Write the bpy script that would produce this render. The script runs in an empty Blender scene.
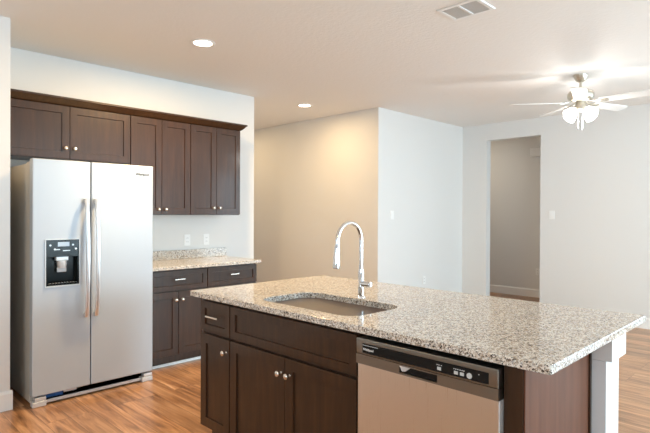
import bpy, bmesh, math, random
from mathutils import Vector, Matrix
random.seed(7)
sc = bpy.context.scene
C = sc.collection
PI = math.pi

# ---------------------------------------------------------------- camera
CAM_H = 1.390
cam_data = bpy.data.cameras.new('camera')
cam_data.sensor_width = 36.0
cam_data.lens = 510.86 * 36.0 / 650.0
cam_data.clip_start = 0.05
cam = bpy.data.objects.new('camera', cam_data)
C.objects.link(cam)
yaw, pitch, roll = math.radians(-44.802), math.radians(-0.31), math.radians(0.262)
fw = Vector((math.sin(yaw)*math.cos(pitch), math.cos(yaw)*math.cos(pitch), math.sin(pitch)))
rt = Vector((math.cos(yaw), -math.sin(yaw), 0))
up = rt.cross(fw)
r2 = rt*math.cos(roll) + up*math.sin(roll)
u2 = -rt*math.sin(roll) + up*math.cos(roll)
m = Matrix((r2, u2, -fw)).transposed().to_4x4()
m.translation = Vector((0, 0, CAM_H))
cam.matrix_world = m
sc.camera = cam

# ---------------------------------------------------------------- view, world, daylight
sc.view_settings.view_transform = 'Standard'
sc.view_settings.look = 'None'
sc.view_settings.gamma = 1.0
sc.view_settings.use_curve_mapping = False
sc.view_settings.exposure = 0.07
sc.cycles.use_denoising = True
sc.cycles.max_bounces = 10
sc.cycles.diffuse_bounces = 6
sc.cycles.sample_clamp_indirect = 6.0

world = bpy.data.worlds.new('sky')
sc.world = world
world.use_nodes = True
wb = world.node_tree.nodes['Background']
wb.inputs['Color'].default_value = (0.72, 0.86, 1.0, 1)
wb.inputs['Strength'].default_value = 0.6

def window_light(name, loc, rot, sx, sy, power, col):
    l = bpy.data.lights.new(name, 'AREA')
    l.shape = 'RECTANGLE'; l.size = sx; l.size_y = sy
    l.energy = power; l.color = col
    o = bpy.data.objects.new(name, l); C.objects.link(o)
    o.location = loc; o.rotation_euler = rot
    return o
# daylight entering through the four windows (two to the right of the camera, one added behind it as fill, one in the far wall beyond the frame)
window_light('daylight', (3.45, 4.35, 1.25), (0, PI/2, 0), 2.3, 3.3, 325, (0.64, 0.87, 1.0))
window_light('daylight', (3.45, -0.6, 1.55), (0, PI/2, 0), 1.5, 2.2, 24, (0.66, 0.87, 1.0))
window_light('daylight', (0.2, -3.75, 1.55), (PI/2, 0, 0), 2.6, 1.5, 90, (0.62, 0.84, 1.0))  # added fill for the faces turned towards the wall behind the camera
window_light('daylight', (1.3, 7.45, 1.35), (-PI/2, 0, 0), 2.2, 2.1, 130, (0.66, 0.86, 1.0))
LAMP_WARM = (1.0, 0.70, 0.36)
LAMP_POWER = 46.0
FAN_STRENGTH = 12.0
FAN_BULB = 11.5

# ---------------------------------------------------------------- materials
MATS = {}
def nodes(name):
    mt = bpy.data.materials.new(name); mt.use_nodes = True
    nt = mt.node_tree
    return mt, nt, nt.nodes['Principled BSDF']
def setp(b, **k):
    for a, v in k.items():
        n = a.replace('_', ' ')
        if n in b.inputs: b.inputs[n].default_value = v
def plain(name, col, rough=0.5, metal=0.0, bump=0, bscale=200, **k):
    mt, nt, b = nodes(name)
    b.inputs['Base Color'].default_value = (*col, 1)
    b.inputs['Roughness'].default_value = rough
    b.inputs['Metallic'].default_value = metal
    setp(b, **k)
    tc = nt.nodes.new('ShaderNodeTexCoord')
    nz = nt.nodes.new('ShaderNodeTexNoise'); nz.inputs['Scale'].default_value = bscale
    nz.inputs['Detail'].default_value = 3
    nt.links.new(tc.outputs['Object'], nz.inputs['Vector'])
    if bump:
        bp = nt.nodes.new('ShaderNodeBump'); bp.inputs['Strength'].default_value = bump
        bp.inputs['Distance'].default_value = 0.004
        nt.links.new(nz.outputs['Fac'], bp.inputs['Height'])
        nt.links.new(bp.outputs['Normal'], b.inputs['Normal'])
    else:
        mr = nt.nodes.new('ShaderNodeMapRange')
        mr.inputs['To Min'].default_value = max(0, rough-0.03); mr.inputs['To Max'].default_value = rough+0.03
        nt.links.new(nz.outputs['Fac'], mr.inputs['Value'])
        nt.links.new(mr.outputs['Result'], b.inputs['Roughness'])
    MATS[name] = mt
    return mt
def ramp(nt, stops, interp='LINEAR'):
    r = nt.nodes.new('ShaderNodeValToRGB'); cr = r.color_ramp; cr.interpolation = interp
    while len(cr.elements) > 1: cr.elements.remove(cr.elements[-1])
    cr.elements[0].position = stops[0][0]; cr.elements[0].color = (*stops[0][1], 1)
    for p, c in stops[1:]:
        e = cr.elements.new(p); e.color = (*c, 1)
    return r

WALL = plain('wall_paint', (0.74, 0.735, 0.72), 0.6, bump=0.10, bscale=90)
CEIL = plain('ceiling_paint', (0.86, 0.84, 0.81), 0.75, bump=0.5, bscale=38)
TRIM = plain('white_trim_paint', (0.84, 0.84, 0.83), 0.35)
KNEE = plain('textured_white_paint', (0.82, 0.82, 0.82), 0.6, bump=0.55, bscale=60)
NICKEL = plain('satin_nickel', (0.80, 0.76, 0.70), 0.25, 1.0)
CHROME = plain('chrome', (0.82, 0.83, 0.84), 0.06, 1.0)
BLACK = plain('black_plastic', (0.008, 0.010, 0.011), 0.22, Specular_IOR_Level=0.25)
SILVERP = plain('silver_plastic', (0.68, 0.69, 0.70), 0.35, 0.3)
GREYP = plain('fridge_side_grey', (0.50, 0.48, 0.44), 0.42)
DARKG = plain('dark_gap', (0.02, 0.02, 0.02), 0.7)
PLATE = plain('wall_plate_plastic', (0.86, 0.86, 0.85), 0.3)
BLUE = plain('blue_sticker', (0.03, 0.12, 0.35), 0.4)
INK = plain('grey_lettering', (0.05, 0.055, 0.06), 0.7, Specular_IOR_Level=0.1)
WINK = plain('pale_lettering', (0.8, 0.82, 0.82), 0.4)
BLADE = plain('white_blade', (0.82, 0.82, 0.80), 0.4)
VENTD = plain('vent_shadow', (0.45, 0.50, 0.52), 0.7)
BRASSY = plain('brushed_nickel_fan', (0.62, 0.58, 0.50), 0.28, 1.0)
CASEW = plain('cabinet_interior', (0.02, 0.012, 0.009), 0.6)

def wood_cab():
    mt, nt, b = nodes('espresso_wood')
    tc = nt.nodes.new('ShaderNodeTexCoord'); mp = nt.nodes.new('ShaderNodeMapping')
    mp.inputs['Scale'].default_value = (14, 14, 1.2)
    nz = nt.nodes.new('ShaderNodeTexNoise'); nz.inputs['Scale'].default_value = 2.2; nz.inputs['Detail'].default_value = 7
    nz.inputs['Roughness'].default_value = .6
    nt.links.new(tc.outputs['Object'], mp.inputs['Vector']); nt.links.new(mp.outputs['Vector'], nz.inputs['Vector'])
    r = ramp(nt, [(0.3, (0.026, 0.0105, 0.0038)), (0.55, (0.044, 0.0182, 0.0068)), (0.75, (0.064, 0.027, 0.0105))])
    nt.links.new(nz.outputs['Fac'], r.inputs['Fac']); nt.links.new(r.outputs['Color'], b.inputs['Base Color'])
    b.inputs['Roughness'].default_value = 0.38
    setp(b, Coat_Weight=0.3, Coat_Roughness=0.13, Specular_IOR_Level=0.3)
    return mt
ESP = wood_cab()
def wood_panel():
    mt = ESP.copy(); mt.name = 'lit_end_panel'  # cabinet wood made lighter and redder: daylight on this side put into the colour
    for n in mt.node_tree.nodes:
        if n.type == 'VALTORGB':
            cols = [(0.115, 0.040, 0.019), (0.15, 0.054, 0.026), (0.18, 0.066, 0.033)]
            for e, c in zip(n.color_ramp.elements, cols): e.color = (*c, 1)
        if n.type == 'BSDF_PRINCIPLED':
            n.inputs['Roughness'].default_value = 0.55; n.inputs['Coat Weight'].default_value = 0.0
            n.inputs['Specular IOR Level'].default_value = 0.3
    return mt
ESPR = wood_panel()

def granite():
    mt, nt, b = nodes('speckled_granite')
    tc = nt.nodes.new('ShaderNodeTexCoord')
    nz0 = nt.nodes.new('ShaderNodeTexNoise'); nz0.inputs['Scale'].default_value = 160; nz0.inputs['Detail'].default_value = 2
    nt.links.new(tc.outputs['Object'], nz0.inputs['Vector'])
    mx = nt.nodes.new('ShaderNodeVectorMath'); mx.operation = 'MULTIPLY_ADD'
    mx.inputs[1].default_value = (0.008,)*3
    nt.links.new(nz0.outputs['Color'], mx.inputs[0]); nt.links.new(tc.outputs['Object'], mx.inputs[2])
    def vor(scale, stops):
        v = nt.nodes.new('ShaderNodeTexVoronoi'); v.inputs['Scale'].default_value = scale
        nt.links.new(mx.outputs[0], v.inputs['Vector'])
        s = nt.nodes.new('ShaderNodeSeparateColor'); nt.links.new(v.outputs['Color'], s.inputs['Color'])
        r = ramp(nt, stops, 'CONSTANT'); nt.links.new(s.outputs['Red'], r.inputs['Fac'])
        return r, s
    a, sa = vor(135, [(0, (0.045, 0.036, 0.03)), (0.06, (0.20, 0.155, 0.12)), (0.20, (0.42, 0.33, 0.25)), (0.42, (0.60, 0.52, 0.43)), (0.62, (0.82, 0.77, 0.70)), (0.88, (0.50, 0.49, 0.48))])
    c, scn = vor(260, [(0, (0.03, 0.028, 0.028)), (0.15, (0.30, 0.25, 0.21)), (0.35, (0.68, 0.62, 0.54)), (0.65, (0.84, 0.81, 0.76))])
    mix = nt.nodes.new('ShaderNodeMix'); mix.data_type = 'RGBA'
    r2_ = ramp(nt, [(0, (0, 0, 0)), (0.55, (1, 1, 1))], 'CONSTANT')
    nt.links.new(scn.outputs['Green'], r2_.inputs['Fac'])
    nt.links.new(r2_.outputs['Color'], mix.inputs['Factor'])
    nt.links.new(a.outputs['Color'], mix.inputs['A']); nt.links.new(c.outputs['Color'], mix.inputs['B'])
    nt.links.new(mix.outputs['Result'], b.inputs['Base Color'])
    b.inputs['Roughness'].default_value = 0.10
    setp(b, Specular_IOR_Level=0.6)
    return mt
GRAN = granite()

def steel(name, col, axis, rough=0.26, streak=0.05, aniso=0.0):
    mt, nt, b = nodes(name)
    tc = nt.nodes.new('ShaderNodeTexCoord'); mp = nt.nodes.new('ShaderNodeMapping')
    mp.inputs['Scale'].default_value = {'x': (1.5, 300, 300), 'z': (300, 300, 1.5)}[axis]
    nz = nt.nodes.new('ShaderNodeTexNoise'); nz.inputs['Scale'].default_value = 3; nz.inputs['Detail'].default_value = 4
    nt.links.new(tc.outputs['Object'], mp.inputs['Vector']); nt.links.new(mp.outputs['Vector'], nz.inputs['Vector'])
    mr = nt.nodes.new('ShaderNodeMapRange'); mr.inputs['To Min'].default_value = rough-streak; mr.inputs['To Max'].default_value = rough+streak
    nt.links.new(nz.outputs['Fac'], mr.inputs['Value']); nt.links.new(mr.outputs['Result'], b.inputs['Roughness'])
    b.inputs['Base Color'].default_value = (*col, 1); b.inputs['Metallic'].default_value = 1
    if aniso:
        b.inputs['Anisotropic'].default_value = aniso; b.inputs['Anisotropic Rotation'].default_value = ANR
        tg = nt.nodes.new('ShaderNodeTangent'); tg.direction_type = 'RADIAL'; tg.axis = 'Z'
        nt.links.new(tg.outputs['Tangent'], b.inputs['Tangent'])
    return mt
ANR = 0.25
STEEL = steel('brushed_steel_fridge', (0.555, 0.605, 0.66), 'x', 0.55, aniso=0.6)
STEEL.node_tree.nodes['Principled BSDF'].inputs['Metallic'].default_value = 0.45
STEELD = steel('brushed_steel_dishwasher', (0.80, 0.77, 0.73), 'z', 0.28, streak=0.015, aniso=0.7)
STEELT = steel('dark_brushed_steel', (0.28, 0.28, 0.265), 'x', 0.30, streak=0.008)
STEELS = steel('sink_steel', (0.95, 0.95, 0.95), 'x', 0.12, streak=0.03)

def floor_mat():
    mt, nt, b = nodes('wood_plank_floor')
    tc = nt.nodes.new('ShaderNodeTexCoord')
    br = nt.nodes.new('ShaderNodeTexBrick')
    br.inputs['Scale'].default_value = 1.0
    br.inputs['Brick Width'].default_value = 1.22; br.inputs['Row Height'].default_value = 0.155
    br.inputs['Mortar Size'].default_value = 0.0012; br.inputs['Mortar Smooth'].default_value = 0.1
    br.inputs['Color1'].default_value = (0, 0, 0, 1); br.inputs['Color2'].default_value = (1, 1, 1, 1)
    br.inputs['Mortar'].default_value = (0.5, 0.5, 0.5, 1)
    br.offset = 0.37; br.offset_frequency = 3
    nt.links.new(tc.outputs['Object'], br.inputs['Vector'])
    # each plank shifts the grain so that planks do not continue one another
    sh = nt.nodes.new('ShaderNodeVectorMath'); sh.operation = 'MULTIPLY_ADD'
    sh.inputs[1].default_value = (7.3, 5.1, 3.7)
    nt.links.new(br.outputs['Color'], sh.inputs[0]); nt.links.new(tc.outputs['Object'], sh.inputs[2])
    mp = nt.nodes.new('ShaderNodeMapping'); mp.inputs['Scale'].default_value = (1.1, 13, 13)
    nt.links.new(sh.outputs[0], mp.inputs['Vector'])
    nz = nt.nodes.new('ShaderNodeTexNoise'); nz.inputs['Scale'].default_value = 1.5; nz.inputs['Detail'].default_value = 8
    nz.inputs['Roughness'].default_value = .62; nz.inputs['Distortion'].default_value = 0.9
    nt.links.new(mp.outputs['Vector'], nz.inputs['Vector'])
    r = ramp(nt, [(0.28, FLOOR_COLS[0]), (0.45, FLOOR_COLS[1]), (0.6, FLOOR_COLS[2]), (0.78, FLOOR_COLS[3])])
    nt.links.new(nz.outputs['Fac'], r.inputs['Fac'])
    hs = nt.nodes.new('ShaderNodeHueSaturation')
    mr = nt.nodes.new('ShaderNodeMapRange'); mr.inputs['To Min'].default_value = 0.82; mr.inputs['To Max'].default_value = 1.18
    nt.links.new(br.outputs['Color'], mr.inputs['Value']); nt.links.new(mr.outputs['Result'], hs.inputs['Value'])
    nt.links.new(r.outputs['Color'], hs.inputs['Color'])
    mm = nt.nodes.new('ShaderNodeMix'); mm.data_type = 'RGBA'
    nt.links.new(br.outputs['Fac'], mm.inputs['Factor'])
    nt.links.new(hs.outputs['Color'], mm.inputs['A']); mm.inputs['B'].default_value = (0.05, 0.025, 0.012, 1)
    nt.links.new(mm.outputs['Result'], b.inputs['Base Color'])
    b.inputs['Roughness'].default_value = 0.30
    b.inputs['Specular IOR Level'].default_value = 0.95
    bp = nt.nodes.new('ShaderNodeBump'); bp.inputs['Strength'].default_value = 0.12; bp.inputs['Distance'].default_value = 0.002
    nt.links.new(nz.outputs['Fac'], bp.inputs['Height']); nt.links.new(bp.outputs['Normal'], b.inputs['Normal'])
    return mt
FLOOR_COLS = [(0.10, 0.044, 0.018), (0.34, 0.165, 0.072), (0.53, 0.285, 0.142), (0.70, 0.45, 0.28)]
FLOORM = floor_mat()

def emit(name, col, s):
    mt, nt, b = nodes(name)
    b.inputs['Base Color'].default_value = (0.9, 0.9, 0.9, 1)
    b.inputs['Emission Color'].default_value = (*col, 1); b.inputs['Emission Strength'].default_value = s
    return mt
LAMPM = emit('lamp_diffuser', (1.0, 0.86, 0.68), 9.0)
SHADEM = emit('lit_frosted_glass', (1.0, 0.97, 0.93), FAN_STRENGTH)
_nt = SHADEM.node_tree; _tr = _nt.nodes.new('ShaderNodeBsdfTransparent'); _mx = _nt.nodes.new('ShaderNodeMixShader')
_mx.inputs[0].default_value = 0.35
_nt.links.new(_tr.outputs[0], _mx.inputs[1]); _nt.links.new(_nt.nodes['Principled BSDF'].outputs[0], _mx.inputs[2])
_nt.links.new(_mx.outputs[0], _nt.nodes['Material Output'].inputs['Surface'])
def glass():
    mt, nt, b = nodes('window_glass')
    out = nt.nodes['Material Output']
    tr = nt.nodes.new('ShaderNodeBsdfTransparent'); gl = nt.nodes.new('ShaderNodeBsdfGlossy'); gl.inputs['Roughness'].default_value = 0.02
    mx = nt.nodes.new('ShaderNodeMixShader'); mx.inputs[0].default_value = 0.06
    nt.links.new(tr.outputs[0], mx.inputs[1]); nt.links.new(gl.outputs[0], mx.inputs[2]); nt.links.new(mx.outputs[0], out.inputs['Surface'])
    return mt
GLASS = glass()

# ---------------------------------------------------------------- mesh helpers
class B:
    def __init__(s): s.bm = bmesh.new()
    def box(s, x0, y0, z0, x1, y1, z1, bev=0.0, seg=2):
        t = bmesh.new()
        bmesh.ops.create_cube(t, size=1)
        for v in t.verts:
            v.co = Vector(((x0+x1)/2 + v.co.x*(x1-x0), (y0+y1)/2 + v.co.y*(y1-y0), (z0+z1)/2 + v.co.z*(z1-z0)))
        if bev: bmesh.ops.bevel(t, geom=list(t.edges), offset=bev, segments=seg, profile=0.5, affect='EDGES')
        s.merge(t); return s
    def merge(s, t):
        me = bpy.data.meshes.new('tmp'); t.to_mesh(me); t.free(); s.bm.from_mesh(me); bpy.data.meshes.remove(me)
    def recessed(s, x0, z0, x1, z1, yf, yb, rim, depth, lip=0.0, bev=0.002):
        """box whose front (at y=yf, facing -y) carries a rectangular recess; rim=(l,r,b,t)"""
        t = bmesh.new()
        hx0, hx1, hz0, hz1 = x0+rim[0], x1-rim[1], z0+rim[2], z1-rim[3]
        o = [t.verts.new(c) for c in ((x0, yf, z0), (x1, yf, z0), (x1, yf, z1), (x0, yf, z1))]
        h = [t.verts.new(c) for c in ((hx0, yf, hz0), (hx1, yf, hz0), (hx1, yf, hz1), (hx0, yf, hz1))]
        q = lip
        d = [t.verts.new(c) for c in ((hx0+q, yf+depth, hz0+q), (hx1-q, yf+depth, hz0+q), (hx1-q, yf+depth, hz1-q), (hx0+q, yf+depth, hz1-q))]
        k = [t.verts.new(c) for c in ((x0, yb, z0), (x1, yb, z0), (x1, yb, z1), (x0, yb, z1))]
        for i in range(4):
            j = (i+1) % 4
            t.faces.new((o[i], o[j], h[j], h[i])); t.faces.new((h[i], h[j], d[j], d[i])); t.faces.new((o[j], o[i], k[i], k[j]))
        t.faces.new(d); t.faces.new(k[::-1])
        t.edges.ensure_lookup_table()
        if bev:
            es = [e for e in t.edges if all(v in o or v in k for v in e.verts) and not all(v in k for v in e.verts)]
            bmesh.ops.bevel(t, geom=es, offset=bev, segments=2, profile=0.5, affect='EDGES')
        s.merge(t); return s
    def lathe(s, prof, origin, axis='z', n=24):
        """prof: (radius, height) pairs along axis"""
        t = bmesh.new(); rings = []
        for r, h in prof:
            ring = []
            for i in range(n):
                a = 2*PI*i/n; c, d = r*math.cos(a), r*math.sin(a)
                p = {'z': (c, d, h), 'x': (h, c, d), 'y': (d, h, c), '-y': (c, -h, d)}[axis]
                ring.append(t.verts.new(Vector(p)+Vector(origin)))
            rings.append(ring)
        for a, b_ in zip(rings, rings[1:]):
            for i in range(n): t.faces.new((a[i], a[(i+1) % n], b_[(i+1) % n], b_[i]))
        t.faces.new(rings[0][::-1]); t.faces.new(rings[-1])
        bmesh.ops.remove_doubles(t, verts=t.verts, dist=1e-6)
        s.merge(t); return s
    def tube(s, pts, rad, n=14):
        pts = [Vector(p) for p in pts]
        rads = rad if isinstance(rad, (list, tuple)) else [rad]*len(pts)
        t = bmesh.new(); rings = []; prev = None
        for i, p in enumerate(pts):
            tan = (pts[min(i+1, len(pts)-1)] - pts[max(i-1, 0)]).normalized()
            if prev is None:
                prev = tan.orthogonal().normalized()
            u = (prev - tan*prev.dot(tan)).normalized(); prev = u; w = tan.cross(u)
            rings.append([t.verts.new(p + (u*math.cos(2*PI*k/n) + w*math.sin(2*PI*k/n))*rads[i]) for k in range(n)])
        for a, b_ in zip(rings, rings[1:]):
            for i in range(n): t.faces.new((a[i], a[(i+1) % n], b_[(i+1) % n], b_[i]))
        t.faces.new(rings[0][::-1]); t.faces.new(rings[-1])
        s.merge(t); return s
    def loft(s, loops, cap0=True, cap1=True):
        t = bmesh.new(); R = [[t.verts.new(p) for p in L] for L in loops]; n = len(R[0])
        for a, b_ in zip(R, R[1:]):
            for i in range(n): t.faces.new((a[i], a[(i+1) % n], b_[(i+1) % n], b_[i]))
        if cap0: t.faces.new(R[0][::-1])
        if cap1: t.faces.new(R[-1])
        s.merge(t); return s
    def xform(s, M):
        for v in s.bm.verts: v.co = M @ v.co
        return s
    def build(s, name, mat, parent=None, smooth=True, recalc=True):
        if recalc: bmesh.ops.recalc_face_normals(s.bm, faces=s.bm.faces)
        me = bpy.data.meshes.new(name); s.bm.to_mesh(me); s.bm.free()
        me.materials.append(mat)
        if smooth:
            me.polygons.foreach_set('use_smooth', [True]*len(me.polygons))
            me.set_sharp_from_angle(angle=math.radians(50))
        o = bpy.data.objects.new(name, me); C.objects.link(o)
        if smooth:
            wn = o.modifiers.new('weighted_normals', 'WEIGHTED_NORMAL'); wn.keep_sharp = True; wn.weight = 100
        if parent: o.parent = parent
        return o

def thing(name, label, cat, loc=(0, 0, 0), rz=0.0, group=None):
    o = bpy.data.objects.new(name, None); C.objects.link(o)
    o.empty_display_size = 0.1
    o.location = loc; o.rotation_euler = (0, 0, rz)
    o['label'] = label; o['category'] = cat
    if group: o['group'] = group
    return o
def struct(name, b, mat, parent=None):
    o = b.build(name, mat, parent, smooth=False)
    if not parent: o['kind'] = 'structure'
    return o
def dup(root, loc, label, rz=None, group=None):
    def cp(o, par):
        c = o.copy(); C.objects.link(c)
        if par: c.parent = par
        for ch in o.children: cp(ch, c)
        return c
    r = cp(root, None); r.location = loc; r['label'] = label
    if rz is not None: r.rotation_euler = (0, 0, rz)
    if group: r['group'] = group
    return r
def rrect(x0, y0, x1, y1, r, z, n=6):
    pts = []
    for cx, cy, a0 in ((x1-r, y1-r, 0), (x0+r, y1-r, PI/2), (x0+r, y0+r, PI), (x1-r, y0+r, 1.5*PI)):
        for i in range(n+1):
            a = a0 + PI/2*i/n
            pts.append(Vector((cx+r*math.cos(a), cy+r*math.sin(a), z)))
    return pts
def lettering(text, name, size, M, mat, parent, depth=0.0006):
    cu = bpy.data.curves.new('lettering', 'FONT'); cu.body = text; cu.size = size; cu.extrude = depth; cu.offset = size*0.028
    cu.align_x = 'CENTER'; cu.align_y = 'CENTER'
    to = bpy.data.objects.new('lettering_curve', cu); C.objects.link(to)
    bpy.context.view_layer.update()
    me = bpy.data.meshes.new_from_object(to.evaluated_get(bpy.context.evaluated_depsgraph_get()))
    bpy.data.objects.remove(to); bpy.data.curves.remove(cu)
    me.transform(M); me.materials.clear(); me.materials.append(mat)
    o = bpy.data.objects.new(name, me); C.objects.link(o); o.parent = parent
    return o
FRONT = Matrix.Rotation(PI/2, 4, 'X')     # letters standing up, facing -y

# ---------------------------------------------------------------- the room
H = 2.753
KX, KY1 = -4.822, 3.668        # kitchen wall plane and its free end
LX = -4.119                    # living wall facing +x
HY = 5.108                     # warm hall wall
BY = 7.203                     # far wall
RX, NY = 3.2, -3.5             # wall with windows to the right, wall behind the camera
struct('floor', B().box(-8.2, NY-.15, -0.1, RX+.15, 8.75, 0), FLOORM)
struct('ceiling', B().box(-8.2, NY-.15, H, RX+.15, 8.75, H+.12), CEIL)
struct('wall_kitchen', B().box(-8.2, 0.99, 0, KX, KY1, H), WALL)
struct('wall_pantry', B().box(-8.2, NY, 0, -4.105, 0.99, H), WALL)
struct('wall_hall', B().box(-8.05, HY, 0, LX, BY, H), WALL)
struct('wall_hall_end', B().box(-8.2, KY1, 0, -8.05, BY, H), WALL)
OX0, OX1, OZ = -3.712, -2.905, 2.508
struct('wall_far', B().box(-8.05, BY, 0, OX0, BY+.12, H).box(OX1, BY, 0, .2, BY+.12, H).box(2.4, BY, 0, RX, BY+.12, H).box(.2, BY, 0, 2.4, BY+.12, .3).box(.2, BY, 2.45, 2.4, BY+.12, H).box(OX0, BY, OZ, OX1, BY+.12, H), WALL)
struct('wall_passage_back', B().box(-8.05, 8.60, 0, -2.3, 8.75, H), WALL)
struct('wall_passage_left', B().box(-5.2, BY+.12, 0, -5.05, 8.60, H), WALL)
struct('wall_passage_right', B().box(-2.45, BY+.12, 0, -2.3, 8.60, H), WALL)

def wall_with_holes_x(name, x0, x1, ya, yb, holes):
    b = B(); y = ya
    for (h0, h1, z0, z1) in holes:
        b.box(x0, y, 0, x1, h0, H)
        if z0 > 0: b.box(x0, h0, 0, x1, h1, z0)
        b.box(x0, h0, z1, x1, h1, H); y = h1
    b.box(x0, y, 0, x1, yb, H)
    return struct(name, b, WALL)
wall_with_holes_x('wall_right', RX, RX+.15, NY-.15, BY+.12, [(-1.7, 0.5, 0.8, 2.3), (2.7, 6.0, 0.06, 2.4)])
struct('wall_behind', B().box(-4.105, NY-.15, 0, -1.1, NY, H).box(1.5, NY-.15, 0, RX, NY, H).box(-1.1, NY-.15, 0, 1.5, NY, 0.8).box(-1.1, NY-.15, 2.3, 1.5, NY, H), WALL)
def window_x(n, y0, y1, z0, z1, parts):
    f = B(); w = .05
    f.box(RX+.02, y0, z0, RX+.1, y1, z0+w).box(RX+.02, y0, z1-w, RX+.1, y1, z1)
    for k in range(parts+1):
        yy = y0 + (y1-y0-w)*k/parts; f.box(RX+.02, yy, z0+w, RX+.1, yy+w, z1-w)
    o = struct('window_%d' % n, f, TRIM)
    g = B().box(RX+.055, y0+w, z0+w, RX+.065, y1-w, z1-w); struct('pane', g, GLASS, o)
window_x(1, 2.7, 6.0, 0.06, 2.4, 3)
window_x(2, -1.7, 0.5, 0.8, 2.3, 2)
f = B(); w = .05
f.box(-1.1, NY-.1, .8, 1.5, NY-.02, .85).box(-1.1, NY-.1, 2.25, 1.5, NY-.02, 2.3)
for xx in (-1.1, .175, 1.45): f.box(xx, NY-.1, .85, xx+w, NY-.02, 2.25)
wo = struct('window_3', f, TRIM)  # unseen window, added to light the faces turned towards it
struct('pane', B().box(-1.05, NY-.065, .85, 1.45, NY-.055, 2.25), GLASS, wo)

f = B()
f.box(.2, BY+.02, .3, 2.4, BY+.1, .35).box(.2, BY+.02, 2.4, 2.4, BY+.1, 2.45)
for xx in (.2, 1.275, 2.35): f.box(xx, BY+.02, .35, xx+w, BY+.1, 2.4)
wo = struct('window_4', f, TRIM)
struct('pane', B().box(.25, BY+.055, .35, 2.35, BY+.065, 2.4), GLASS, wo)

def base_x(x, y0, y1, s, h=0.135):      # skirting on a wall facing s*x
    t = 0.014; b = B()
    b.loft([[Vector((x, y, 0)), Vector((x+s*t, y, 0)), Vector((x+s*t, y, h-.018)), Vector((x+s*t*.5, y, h-.006)), Vector((x+s*t*.4, y, h)), Vector((x, y, h))] for y in (y0, y1)])
    return b
def base_y(y, x0, x1, s, h=0.135):
    t = 0.014; b = B()
    b.loft([[Vector((x, y, 0)), Vector((x, y+s*t, 0)), Vector((x, y+s*t, h-.018)), Vector((x, y+s*t*.5, h-.006)), Vector((x, y+s*t*.4, h)), Vector((x, y, h))] for x in (x0, x1)])
    return b
bb = base_x(-4.105, NY, 1.004, 1); bb.merge(base_y(0.99, -4.82, -4.105, 1).bm)
struct('baseboard_pantry', bb, TRIM)
struct('baseboard_living', base_x(LX, HY-.014, BY, 1), TRIM)
bb = base_y(BY, LX, OX0, -1); bb.merge(base_y(BY, OX1, RX, -1).bm)
struct('baseboard_far', bb, TRIM)
struct('baseboard_hall', base_y(HY, -8.05, LX, -1), TRIM)
struct('baseboard_passage', base_y(8.60, -5.05, -2.45, -1), TRIM)
bb = base_y(KY1, -8.05, KX, 1); bb.merge(base_x(KX, 3.29, KY1+.014, 1).bm)
struct('baseboard_kitchen', bb, TRIM)
struct('baseboard_right', base_x(RX, NY, BY, -1), TRIM)
# doorway edge beads on the far wall (drywall return) and pale shoe strip under the wall cabinets
struct('trim_1', B().box(-4.29, 2.05, 0, -4.278, 3.25, 0.022), TRIM)

# ---------------------------------------------------------------- hardware and cabinets
def knob(x, y, z, parent):
    return B().lathe([(0.009, 0), (0.0065, .004), (0.0055, .012), (0.012, .018), (0.0155, .023), (0.0155, .027), (0.011, .031), (0.0, .0325)], (x, y, z), '-y', 20).build('knob', NICKEL, parent)
def pull(x, y, z, parent, L=0.10):
    b = B()
    for s_ in (-1, 1): b.lathe([(0.005, 0), (0.005, .026)], (x+s_*L*.36, y, z), '-y', 12)
    b.box(x-L/2, y-.034, z-.005, x+L/2, y-.025, z+.005, .002)
    return b.build('pull', NICKEL, parent)
RAIL = 0.058
def shaker(name, x0, z0, x1, z1, yf, parent, mat=ESP, rim=None, t=0.02):
    r = rim or (RAIL,)*4
    b = B().recessed(x0, z0, x1, z1, yf, yf+t, r, 0.009, 0.0025)
    return b.build(name, mat, parent)
def base_cabinet(label, x_c, w, depth, loc, rz, fronts, group=None, z1=0.882, toe=0.10, name='base_cabinet'):
    """front plane of doors at local y=-depth; x centred"""
    t = thing(name, label, 'cabinet', loc, rz, group)
    x0, x1 = -w/2, w/2
    b = B().box(x0, -depth+.0215, toe, x1, 0, z1, .001)
    b.box(x0+.0, -depth+.085, 0, x1, 0, toe)
    b.build('body', ESP, t)
    for kind, a0, c0, a1, c1, hw in fronts:
        fr = (0.045, .045, .042, .042) if (c1-c0) < .22 else None
        o = shaker({'door': 'door', 'drawer': 'drawer', 'false': 'false_drawer_front'}[kind], x0+a0, c0, x0+a1, c1, -depth, t, rim=fr)
        if hw and hw[0] == 'k': knob(x0+hw[1], -depth, hw[2], o)
        if hw and hw[0] == 'p': pull(x0+hw[1], -depth, hw[2], o, hw[3] if len(hw) > 3 else .10)
    return t

g = .003
# wall run, base cabinets (front faces +x)
bx_front = -4.212
depth_b = bx_front - (KX+.002)
w = .605
fr = [('drawer', g, .69, w-g, .868, ('p', w/2, .79)),
      ('door', g, .108, w/2-g/2, .68, ('k', w/2-.033, .605)), ('door', w/2+g/2, .108, w-g, .68, ('k', w/2+.033, .605))]
base_cabinet('dark base cabinet next to the refrigerator, one drawer over two doors', 0, w, depth_b, (KX+.002, 2.055+w/2, 0), PI/2, fr, 'base cabinets along the kitchen wall')
w2 = .585
fr2 = [('drawer', g, .69, w2-g, .868, ('p', w2/2, .79)),
      ('door', g, .108, w2/2-g/2, .68, ('k', w2/2-.033, .605)), ('door', w2/2+g/2, .108, w2-g, .68, ('k', w2/2+.033, .605))]
base_cabinet('dark base cabinet at the free end of the kitchen wall, mostly behind the island', 0, w2, depth_b, (KX+.002, 2.662+w2/2, 0), PI/2, fr2, 'base cabinets along the kitchen wall')

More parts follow.
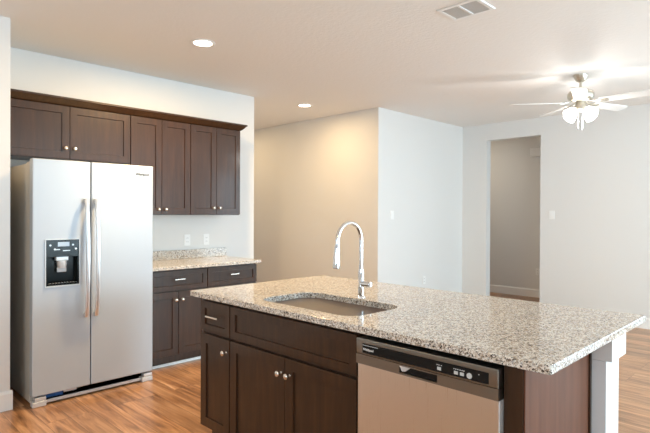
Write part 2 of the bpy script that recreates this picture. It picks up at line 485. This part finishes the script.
# wall run, upper cabinets
ux = KX + .33
depth_u = ux - (KX+.002)
def upper(label, y0, y1, z0, z1, kz):
    w = y1-y0
    t = thing('wall_cabinet', label, 'cabinet', (KX+.002, (y0+y1)/2, z0), PI/2, 'upper cabinets under one crown moulding')
    h = z1-z0
    B().box(-w/2, -depth_u+.0215, 0, w/2, 0, h, .001).build('body', ESP, t)
    for s_ in (-1, 1):
        a0, a1 = (-w/2+g, -g/2) if s_ < 0 else (g/2, w/2-g)
        d = shaker('door', a0, .006, a1, h-.008, -depth_u, t)
        knob(s_*.036, -depth_u, kz-z0, d)
    return t
upper('short dark upper cabinet directly above the refrigerator', 1.0, 2.033, 1.828, 2.275, 1.921)
upper('tall dark upper cabinet just right of the refrigerator top, middle of the run', 2.033, 2.640, 1.372, 2.275, 1.425)
upper('tall dark upper cabinet at the right end of the run, nearest the hall opening', 2.640, 3.237, 1.372, 2.275, 1.445)
# crown moulding: stepped cove profile swept along the run, returned at the right end
def crown():
    prof = [(0.0, 2.272), (.008, 2.2725), (.022, 2.282), (.038, 2.299), (.052, 2.316), (.060, 2.319), (.060, 2.334), (0.0, 2.334)]
    X0 = ux-.018
    loops = []
    loops.append([Vector((X0+d, 1.0, z)) for d, z in prof])
    loops.append([Vector((X0+d, 3.237+max(0, d), z)) for d, z in prof])
    loops.append([Vector((KX+.002, 3.237+max(0, d), z)) for d, z in prof])
    b = B()
    t = bmesh.new(); R = [[t.verts.new(p) for p in L] for L in loops]; n = len(prof)
    for a, b_ in zip(R, R[1:]):
        for i in range(n-1): t.faces.new((a[i], a[i+1], b_[i+1], b_[i]))
    t.faces.new(R[0]); t.faces.new(R[2][::-1])
    b.merge(t)
    b.box(KX+.002, 1.0, 2.2755, X0+.001, 3.2365, 2.333)
    o = b.build('crown_molding', ESP)
    o['label'] = 'dark stained crown moulding capping the upper cabinets'; o['category'] = 'moulding'
crown()

# wall countertop and backsplash
ct = thing('countertop', 'pale speckled granite countertop on the wall cabinets beside the refrigerator', 'countertop', (KX+.002, 2.67, .882))
b = B().box(.0, -.63, 0, .648, .605, .032, .004); b.build('slab', GRAN, ct)
B().box(0, -.63, .0322, .022, .605, .125, .003).build('backsplash', GRAN, ct)

# ---------------------------------------------------------------- refrigerator (front faces +x, local -y)
def fridge():
    FX = -4.006; Y0, Y1 = 1.103, 2.006; W = Y1-Y0
    t = thing('refrigerator', 'stainless steel side by side refrigerator with ice and water dispenser', 'refrigerator', (-4.79, (Y0+Y1)/2, 0), PI/2)
    D = 4.79-4.006
    x0, x1 = -W/2, W/2; xs = 1.505-(Y0+Y1)/2
    B().box(x0+.004, -D+.075, .02, x1-.004, 0, 1.745, .004).build('body', GREYP, t)
    # left (freezer) door with dispenser recess
    dy0, dy1, dz0, dz1 = 1.188, 1.420, .853, 1.192
    c = (Y0+Y1)/2
    lx0, lx1, z0, z1 = x0, xs-.003, .078, 1.775
    ld = B().recessed(lx0, z0, lx1, z1, -D, -D+.065, (dy0-c-lx0, lx1-(dy1-c), dz0-z0, z1-dz1), .055, 0, .007).build('freezer_door', STEEL, t)
    ld['label'] = 'left door with the dispenser'
    rd = B().box(xs+.003, -D, z0, x1, -D+.065, z1, .007, 3).build('fridge_door', STEEL, t)
    # gaskets
    B().box(x0+.012, -D+.0655, .09, xs-.012, -D+.0745, 1.74).build('gasket', DARKG, ld)
    B().box(xs+.012, -D+.0655, .09, x1-.012, -D+.0745, 1.74).build('gasket', DARKG, rd)
    # dispenser
    a0, a1 = dy0-c, dy1-c
    disp = B().recessed(a0+.001, dz0+.001, a1-.001, dz1-.001, -D-.004, -D+.05, (.012, .012, .02, .125), .05, .012, .002).build('dispenser', BLACK, ld)
    m = (a0+a1)/2
    B().box(a0+.001, -D-.0065, dz0-.006, a1-.001, -D-.004, dz0+.005, .001).box(a0-.004, -D-.0065, dz0-.006, a0+.002, -D-.0005, dz1+.004, .001).box(a1-.002, -D-.0065, dz0-.006, a1+.004, -D-.0005, dz1+.004, .001).box(a0-.004, -D-.0065, dz1-.001, a1+.004, -D-.0005, dz1+.004, .001).build('bezel', SILVERP, disp)
    B().box(m-.035, -D-.0052, dz1-.05, m+.045, -D-.0038, dz1-.018, .0005).build('display', plain('display_grey', (.42, .5, .62), .15), disp)
    for k, xx in enumerate((-.085, -.055, .07, .09)):
        B().lathe([(.007, 0), (.007, .0015)], (m+xx, -D-.0041, dz1-.04-.03*(k % 2)), '-y', 14).build('button', SILVERP, disp)
    B().box(m-.055, -D-.0052, dz1-.075, m-.02, -D-.0038, dz1-.069).build('indicator', SILVERP, disp)
    B().box(m+.0, -D-.0052, dz1-.085, m+.05, -D-.0038, dz1-.078).build('indicator', SILVERP, disp)
    b = B().box(m-.045, -D-.001, dz1-.155, m+.04, -D+.04, dz1-.118, .004)
    b.lathe([(.028, 0), (.034, .03), (.034, .055)], (m+.0, -D+.022, dz1-.21), 'z', 16)
    b.build('nozzle', SILVERP, disp)
    B().box(m-.035, -D+.012, dz0+.1, m+.03, -D+.02, dz1-.205, .003).build('paddle', plain('paddle_grey', (.5, .51, .52), .25), disp)
    b = B().box(a0+.015, -D-.003, dz0+.012, a1-.015, -D+.042, dz0+.022, .002)
    for k in range(9): b.box(a0+.03+k*.02, -D-.0025, dz0+.022, a0+.034+k*.02, -D+.04, dz0+.0245)
    b.build('drip_tray', SILVERP, disp)
    # bowed handles
    for par, yy in ((ld, 1.462), (rd, 1.536)):
        hx = yy-c; b = B(); N = 18; L = []
        for i in range(N+1):
            u = i/N; z = .605+u*.89; bow = .028+.042*math.sin(PI*u)**.7
            yb = -D-bow
            L.append([Vector((hx-.013, yb+.010, z)), Vector((hx-.013, yb-.004, z)), Vector((hx-.007, yb-.009, z)), Vector((hx+.007, yb-.009, z)), Vector((hx+.013, yb-.004, z)), Vector((hx+.013, yb+.010, z))])
        b.loft(L)
        b.box(hx-.012, -D-.030, .605, hx+.012, -D-.0005, .635, .003).box(hx-.012, -D-.030, 1.465, hx+.012, -D-.0005, 1.495, .003)
        b.build('handle', plain('satin_steel_handle', (.86, .86, .86), .36, 1.0), par)
    # base: grille bar, corner brackets, blue tag behind the missing kickplate
    bar = B().box(x0+.08, -D+.02, .012, x1-.08, -D+.034, .034, .003)
    bar.build('toe_grille', SILVERP, t)
    B().box(x0+.05, -D+.075, .0, x1-.05, -D+.09, .075).build('base_recess', DARKG, t)
    for s_ in (-1, 1):
        xx = s_*(W/2-.047)
        b = B().box(xx-.045, -D-.004, 0.001, xx+.045, -D+.06, .038, .004)
        b.box(xx-.028, -D+.002, .040, xx+.045, -D+.05, .066, .004)
        b.build('foot_cover', SILVERP, t)
    B().box(1.20-c, -D+.06, .035, 1.325-c, -D+.066, .07).build('sticker', BLUE, t)['label'] = 'blue label behind the open kick space'
    b = B()
    b.box(1.33-c, -D+.05, .05, 1.42-c, -D+.066, .072, .002)
    b.build('bracket', SILVERP, t)
    # hinge covers
    for s_, par in ((-1, t), (1, t)):
        xx = s_*(W/2-.045)
        B().box(xx-.035, -D+.01, 1.7755 if False else 1.746, xx+.035, -D+.19, 1.757, .003).build('hinge_cover', GREYP, par)
    lettering('Whirlpool', 'brand_lettering', .027, Matrix.Translation((1.912-c, -D-.0004, 1.703)) @ FRONT, INK, rd)
    return t
fridge()

# ---------------------------------------------------------------- island
YF = 1.670
def isl_cab(label, x0, x1, fronts):
    yb = 2.325
    return base_cabinet(label, 0, x1-x0, yb-YF, ((x0+x1)/2, yb, 0), 0, fronts, 'cabinets in the island front', name='island_cabinet')
w = .306
isl_cab('narrow dark cabinet at the left end of the island, drawer over one door', -2.722, -2.416,
        [('drawer', g, .684, w-g, .864, ('p', w/2+.012, .782, .125)), ('door', g, .108, w-g, .668, ('k', w-.036, .594))])
w = .955
isl_cab('wide dark sink cabinet in the island, false front over two doors', -2.414, -1.459,
        [('false', g, .684, w-g, .864, None), ('door', g, .108, w/2-g/2, .668, ('k', w/2-.033, .587)), ('door', w/2+g/2, .108, w-g, .668, ('k', w/2+.033, .587))])
# end panel beyond the dishwasher: dark stile to the front, the same wood coloured as daylit to the side
ep = thing('end_panel', 'tall wood end panel with daylight put into its reddish colour, closing the right end of the island', 'cabinet panel', (-.772, 2.325, 0))
B().box(-.021, -.655, 0, .0465, -.635, .880, .001).box(-.021, -.6352, .0, -.001, 0, .880, .001).build('front_stile', ESP, ep)['label'] = 'near black front stile'
b = B().box(-.0, -.634, 0, .0488, 0, .880, .001)
b.build('side_panel', ESPR, ep)
B().box(.0467, -.650, 0, .052, -.632, .880, .001).build('corner_bead', ESPR, ep)
B().box(.0489, -.018, 0, .056, -.001, .880, .001).build('scribe_molding', ESP, ep)

# knee wall and cap that carry the overhang
kw = thing('knee_wall', 'white textured knee wall with square cap under the island overhang', 'half wall', (-1.7, 2.41, 0))
B().box(-1.0, -.08, 0, 1.038, .095, .78, .003).build('post', KNEE, kw)
B().box(-1.0, -.08, .7805, 1.060, .118, .8815, .002).build('cap', TRIM, kw)
B().box(-1.0, .0955, 0, 1.05, .108, .13, .002).build('skirting', TRIM, kw)

# island top
def slab_with_hole():
    t = thing('island_countertop', 'long beige and brown speckled granite island countertop with sink cutout', 'countertop', (-1.714, 2.22, .882))
    ox0, oy0, ox1, oy1 = -2.803-(-1.714), 1.643-2.22, -.625+1.714, 2.799-2.22
    hx0, hy0, hx1, hy1 = SX0+1.714, SY0-2.22, SX1+1.714, SY1-2.22
    th = .032; e = .004
    def outer(off, z): return rrect(ox0+off, oy0+off, ox1-off, oy1-off, .012, z, 4)
    def inner(off, z): return rrect(hx0-off, hy0-off, hx1+off, hy1+off, .10, z, 10)
    bm = bmesh.new()
    OL = [[bm.verts.new(p) for p in outer(o, z)] for o, z in ((e, th), (e*.3, th-e*.3), (0, th-e), (0, e), (e*.3, e*.3), (e, 0))]
    IL = [[bm.verts.new(p) for p in inner(o, z)] for o, z in ((.002, th), (0, th-.002), (0, 0))]
    for R in (OL, IL):
        for a, b_ in zip(R, R[1:]):
            n = len(a)
            for i in range(n): bm.faces.new((a[i], a[(i+1) % n], b_[(i+1) % n], b_[i]))
    def ring_edges(L):
        return [bm.edges.get((L[i], L[(i+1) % len(L)])) for i in range(len(L))]
    bmesh.ops.triangle_fill(bm, use_beauty=True, use_dissolve=False, edges=ring_edges(OL[0])+ring_edges(IL[0]))
    bmesh.ops.triangle_fill(bm, use_beauty=True, use_dissolve=False, edges=ring_edges(OL[-1])+ring_edges(IL[-1]))
    b = B(); b.bm.free(); b.bm = bm
    b.build('slab', GRAN, t)
    return t
SX0, SY0, SX1, SY1 = -2.275, 1.750, -1.560, 2.160
slab_with_hole()
# undermount basin
def sink():
    t = thing('kitchen_sink', 'undermount stainless steel sink basin set into the island top', 'sink', ((SX0+SX1)/2, (SY0+SY1)/2, .68))
    hx, hy = (SX1-SX0)/2+.006, (SY1-SY0)/2+.006
    def L(off, z, r): return rrect(-hx+off, -hy+off, hx-off, hy-off, r, z, 10)
    top = .2012
    b = B().loft([L(-.02, top, .12), L(0, top, .10), L(.004, top-.006, .098), L(.010, .03, .09), L(.018, .012, .085), L(.035, .004, .07), L(.10, .002, .05), L(.12, -.0, .04)], cap0=False)
    b.build('basin', STEELS, t, recalc=True)
    B().lathe([(.0, .003), (.035, .003), (.045, .0055), (.055, .004), (.057, .0)][::-1], (0, .05, .001), 'z', 24).build('drain', CHROME, t)
sink()

# faucet
def faucet():
    FXp, FYp = -1.905, 2.212
    t = thing('faucet', 'tall chrome gooseneck pull down faucet standing behind the island sink', 'faucet', (FXp, FYp, .914))
    B().lathe([(.027, 0), (.027, .004), (.022, .009), (.0175, .012), (.0165, .05), (.017, .14), (.0155, .15), (.014, .16)], (0, 0, 0), 'z', 28).build('base', CHROME, t)
    pts = []; r = .098; zt = .425-r
    for z in (.158, .2, .25, .3, zt): pts.append((0, 0, z))
    for i in range(1, 20):
        a = PI*i/20*1.02
        pts.append((0, -r+r*math.cos(a), zt+r*math.sin(a)))
    last = pts[-1]
    pts += [(0, last[1]-.002, last[2]-.03)]
    B().tube(pts, .0112, 18).build('neck', CHROME, t)
    e = Vector(pts[-1])
    B().tube([e+Vector((0, 0, .004)), e+Vector((0, -.001, -.006)), e+Vector((0, -.002, -.02)), e+Vector((0, -.006, -.08)), e+Vector((0, -.007, -.125)), e+Vector((0, -.007, -.128))], [.0118, .0135, .0145, .0185, .019, .016], 20).build('spray_head', CHROME, t)
    B().lathe([(.0, .012), (.0165, .013), (.0175, .04), (.0175, .064), (.014, .069), (.0, .070)], (0, 0, .078), 'x', 20).build('handle', CHROME, t)
faucet()

# ---------------------------------------------------------------- dishwasher
def dishwasher():
    x0, x1 = -1.434, -.796; c = (x0+x1)/2; yb = 2.28; D = yb-1.640
    t = thing('dishwasher', 'built in stainless steel dishwasher with black control strip under the island top', 'dishwasher', (c, yb, 0))
    a0, a1 = x0-c, x1-c
    B().box(a0+.006, -D+.07, .10, a1-.006, 0, .862).box(a0+.03, -D+.1, .005, a1-.03, 0, .10).build('tub', DARKG, t)
    B().box(a0, -D+.006, .115, a1, -D+.06, .757, .004).build('door', STEELD, t)
    B().box(a0+.01, -D+.061, .01, a1-.01, -D+.075, .108, .002).build('toe_panel', BLACK, t)
    # control panel frame with recessed black strip, and pocket handle below it
    pz0, pz1 = .758, .866
    fr = B()
    sz0, sz1 = .806, .848
    fr.recessed(a0, .799, a1, pz1, -D-.004, -D+.06, (.034, .034, sz0-.799, pz1-sz1), .003, 0.0015, .004)
    hx0, hx1 = -1.207-c, -1.035-c
    fr.recessed(a0, pz0, a1, .7985, -D-.004, -D+.06, (hx0-a0, a1-hx1, .0075, .0055), .042, .0, 0.0)
    cp = fr.build('control_panel', STEELT, t)
    B().box(a0+.036, -D-.0035, sz0+.002, a1-.036, -D-.001, sz1-.002, .0008).build('control_strip', BLACK, cp)
    b = B().box(hx0+.001, -D+.004, pz0+.0085, hx1-.001, -D+.037, .7925)
    b.build('pocket_handle', BLACK, cp)
    B().loft([[Vector((hx0, -D-.0045, .7925)), Vector((hx0+.05, -D-.0045, .7925)), Vector((hx0+.028, -D-.0045, .775)), Vector((hx0+.012, -D-.0045, .772))],
              [Vector((hx0, -D+.003, .7925)), Vector((hx0+.05, -D+.003, .7925)), Vector((hx0+.028, -D+.003, .775)), Vector((hx0+.012, -D+.003, .772))]]).build('latch', SILVERP, cp)
    yy = -D-.0037
    lettering('Whirlpool', 'brand_lettering', .0135, Matrix.Translation((-1.368-c, yy, .8225)) @ FRONT, WINK, cp)
    b = B()
    for k in range(15): b.box(-1.398-c+k*.0055, yy, .838, -1.3945-c+k*.0055, yy+.0006, .8405)
    b.build('printed_marks', WINK, cp)
    BG = plain('button_grey', (.62, .64, .64), .4)
    for xx in (-1.027, -.957, -.933):
        B().box(xx-c-.008, yy-.0015, .814, xx-c+.008, yy+.0006, .826, .0005).build('button', BG, cp)
    B().lathe([(.0105, 0), (.0105, .002)], (-.904-c, yy+.0005, .8205), '-y', 20).build('button', BG, cp)
    for grp in ((-1.036, -1.028, -1.018), (-.966, -.958, -.950, -.941, -.933, -.926), (-.868,)):
        b = B()
        for xx in grp: b.box(xx-c-.002, yy, .8315, xx-c+.0025, yy+.0006, .8345)
        b.build('printed_marks', WINK, cp)
    B().box(a1-.004, -D+.005, .10, a1+.0015, -D+.063, .757, .001).build('edge_highlight', SILVERP, t)  # pale strip standing for the highlight along the door's side edge
dishwasher()

# ---------------------------------------------------------------- wall plates
def plate(name, label, cat, loc, rz, kind, group=None):
    t = thing(name, label, cat, loc, rz, group)
    B().box(-.035, -.006, -.058, .035, 0, .058, .002).build('plate', PLATE, t)
    if kind == 'outlet':
        for s_ in (-1, 1):
            o = B().box(-.017, -.0085, s_*.02-.014, .017, -.006, s_*.02+.014, .001).build('socket', PLATE, t)
            B().box(-.008, -.0088, s_*.02-.005, -.0055, -.0084, s_*.02+.006).box(.0055, -.0088, s_*.02-.005, .008, -.0084, s_*.02+.006).build('slot', DARKG, o)
    else:
        B().box(-.016, -.0095, -.033, .016, -.006, .033, .0015).build('rocker', PLATE, t)
    return t
plate('power_outlet', 'white power outlet above the backsplash, nearer the refrigerator', 'outlet', (KX, 2.795, 1.107), PI/2, 'outlet', 'outlets above the wall countertop')
plate('power_outlet', 'white power outlet above the backsplash, nearer the wall end', 'outlet', (KX, 3.025, 1.107), PI/2, 'outlet', 'outlets above the wall countertop')
plate('light_switch', 'white light switch on the bright wall just right of the warm hall corner', 'light switch', (LX, 5.40, 1.377), PI/2, 'switch')
plate('power_outlet', 'low white outlet on the bright wall just above the island top', 'outlet', (LX, 6.15, .453), PI/2, 'outlet')
plate('light_switch', 'white light switch on the far wall right of the doorway', 'light switch', (-2.743, BY, 1.387), 0, 'switch')
plate('power_outlet', 'low white outlet inside the passage seen through the doorway', 'outlet', (-3.50, 8.60, .43), 0, 'outlet')
ch = thing('door_chime', 'small pale chime box high on the passage wall beyond the doorway', 'chime', (-3.54, 8.60, 2.44))
B().box(-.09, -.045, -.07, .09, -.006, .07, .006).build('cover', PLATE, ch)
B().box(-.075, -.006, -.06, .075, 0, .06).build('backplate', DARKG, ch)

# ---------------------------------------------------------------- ceiling fixtures
def downlight(label, x, y, k=1.0, col=None):
    t = thing('recessed_light', label, 'ceiling light', (x, y, H), 0, 'recessed ceiling lights')
    b = B()
    n = 40; L = []
    for r, z in ((.098, 0), (.097, -.004), (.086, -.007), (.075, -.005), (.072, 0)):
        L.append([Vector((r*math.cos(2*PI*i/n), r*math.sin(2*PI*i/n), z)) for i in range(n)])
    b.loft(L, False, False); b.build('trim_ring', TRIM, t)
    B().lathe([(.0, -.001), (.0725, -.001), (.0725, -.004), (.06, -.006), (.0, -.007)], (0, 0, 0), 'z', 32).build('diffuser', LAMPM, t)
    l = bpy.data.lights.new('lamp_light', 'AREA'); l.shape = 'DISK'; l.size = .14; l.energy = LAMP_POWER*k; l.color = col or LAMP_WARM
    o = bpy.data.objects.new('lamp_light', l); C.objects.link(o); o.parent = t; o.location = (0, 0, -.012)
    return t
downlight('lit recessed ceiling light above the refrigerator aisle, the larger looking one', -3.585, 2.215, k=1.15)
downlight('lit recessed ceiling light by the warm hall wall, the smaller looking one', -4.72, 4.38, k=0.31)
downlight('unseen ceiling light added for warm fill behind the camera in the kitchen, over the pantry aisle', -3.2, -0.4, k=0.25)  # added out of view to warm the pantry side
downlight('unseen ceiling light added for warm fill behind the camera, over the middle of the kitchen', -1.2, -1.2, k=0.25)  # second unseen lamp, added as warm fill
downlight('lit recessed ceiling light far down the warm hall beyond the kitchen wall', -6.6, 4.38, k=0.16)
downlight('unseen ceiling light added to brighten the passage beyond the doorway', -4.75, 7.7, k=0.15, col=(1.0, 0.88, 0.72))  # added out of view so the passage wall gets brighter

def vent():
    t = thing('air_vent', 'white louvred air vent in the ceiling near the top of the picture', 'air vent', (-1.737, 3.065, H))
    X, Y = .152, .122
    b = B()
    def rr(o, z): return [Vector((-X+o, -Y+o, z)), Vector((X-o, -Y+o, z)), Vector((X-o, Y-o, z)), Vector((-X+o, Y-o, z))]
    b.loft([rr(0, -.0003), rr(.004, -.008), rr(.024, -.010), rr(.028, -.0075), rr(.028, -.0003)], False, False)
    b.box(-.008, -Y+.0285, -.0105, .008, Y-.0285, -.002, .001)
    b.build('frame', TRIM, t)
    B().box(-X+.0285, -Y+.0285, -.0015, X-.0285, Y-.0285, -.0005).build('duct_opening', VENTD, t)
    b = B()
    for k in range(11):
        y = -Y+.032+k*.0168
        b.loft([[Vector((x, y, -.001)), Vector((x, y+.002, -.001)), Vector((x, y+.010, -.0075)), Vector((x, y+.008, -.0075))] for x in (-X+.029, X-.029)])
    b.build('louver', plain('louver_white', (.66, .69, .70), .5), t)
vent()

def fan():
    t = thing('ceiling_fan', 'white five blade ceiling fan with brushed nickel motor and lit glass lamps', 'ceiling fan', (-1.75, 5.29, H))
    B().lathe([(.0, -.07), (.02, -.07), (.045, -.055), (.058, -.03), (.066, -.01), (.066, 0)], (0, 0, 0), 'z', 28).build('canopy', BRASSY, t)
    B().lathe([(.0125, -.14), (.0125, -.06)], (0, 0, 0), 'z', 16).build('downrod', BRASSY, t)
    B().lathe([(.0, -.262), (.05, -.262), (.095, -.25), (.118, -.225), (.12, -.185), (.105, -.16), (.06, -.148), (.03, -.142), (.028, -.125), (.0, -.125)], (0, 0, 0), 'z', 36).build('motor_housing', BRASSY, t)
    yaw_ = math.radians(44.802)
    for k in range(5):
        a = math.radians(170+72*k) + yaw_
        M = Matrix.Rotation(a, 4, 'Z') @ Matrix.Translation((0, 0, -.268)) @ Matrix.Rotation(math.radians(-11), 4, 'X')
        pts = []
        for i in range(9):
            u = i/8; pts.append((.175+u*.42, .052+.016*u))
        out = [(x, h) for x, h in pts]
        for i in range(1, 8):
            an = PI/2 - PI*i/8
            out.append((.605+.055*math.cos(an), .066*math.sin(an) if False else .068*math.sin(an)))
        out += [(x, -h) for x, h in pts[::-1]]
        b = B().loft([[Vector((x, y, -.003)) for x, y in out], [Vector((x, y, .003)) for x, y in out]]).xform(M)
        bl = b.build('blade', BLADE, t)
        ir = B().loft([[Vector((x, w_, z-.003)), Vector((x, w_, z+.003)), Vector((x, -w_, z+.003)), Vector((x, -w_, z-.003))] for x, w_, z in ((.07, .014, .012), (.12, .012, .003), (.17, .028, -.007), (.23, .035, -.007), (.25, .02, -.007))])
        ir.xform(M); ir.build('blade_iron', BRASSY, bl)
    lk = B().lathe([(.0, -.36), (.03, -.36), (.055, -.345), (.06, -.31), (.045, -.283), (.045, -.263), (.0, -.263)], (0, 0, 0), 'z', 28)
    lk = lk.build('light_kit', BRASSY, t)
    for k in range(4):
        a = math.radians(20+90*k) + yaw_
        M = Matrix.Rotation(a, 4, 'Z') @ Matrix.Translation((.05, 0, -.330)) @ Matrix.Rotation(math.radians(-125), 4, 'Y') @ Matrix.Rotation(PI, 4, 'Z')
        M = Matrix.Rotation(a, 4, 'Z') @ Matrix.Translation((.055, 0, -.330)) @ Matrix.Rotation(math.radians(128), 4, 'Y')
        B().lathe([(.0, 0), (.018, .002), (.020, .022), (.0, .024)], (0, 0, 0), 'z', 16).xform(M).build('lamp_holder', BRASSY, lk)
        B().lathe([(.0, .020), (.022, .021), (.038, .04), (.050, .07), (.058, .105), (.060, .115), (.0, .113)], (0, 0, 0), 'z', 24).xform(M).build('lamp_shade', SHADEM, lk)
    l = bpy.data.lights.new('lamp_light', 'POINT'); l.shadow_soft_size = .045; l.energy = FAN_BULB; l.color = (1.0, .97, .93)
    o = bpy.data.objects.new('lamp_light', l); C.objects.link(o); o.parent = t; o.location = (0, 0, -.46)
    for s_ in (-1, 1):
        rr = Vector((math.cos(yaw_), math.sin(yaw_), 0))*s_*.022
        b = B().tube([rr+Vector((0, 0, -.35)), rr+Vector((0, 0, -.50))], .0016, 6)
        b.lathe([(.0, -.525), (.006, -.52), (.006, -.505), (.002, -.498)], (rr.x, rr.y, 0), 'z', 10)
        b.build('pull_chain', PLATE, t)
fan()
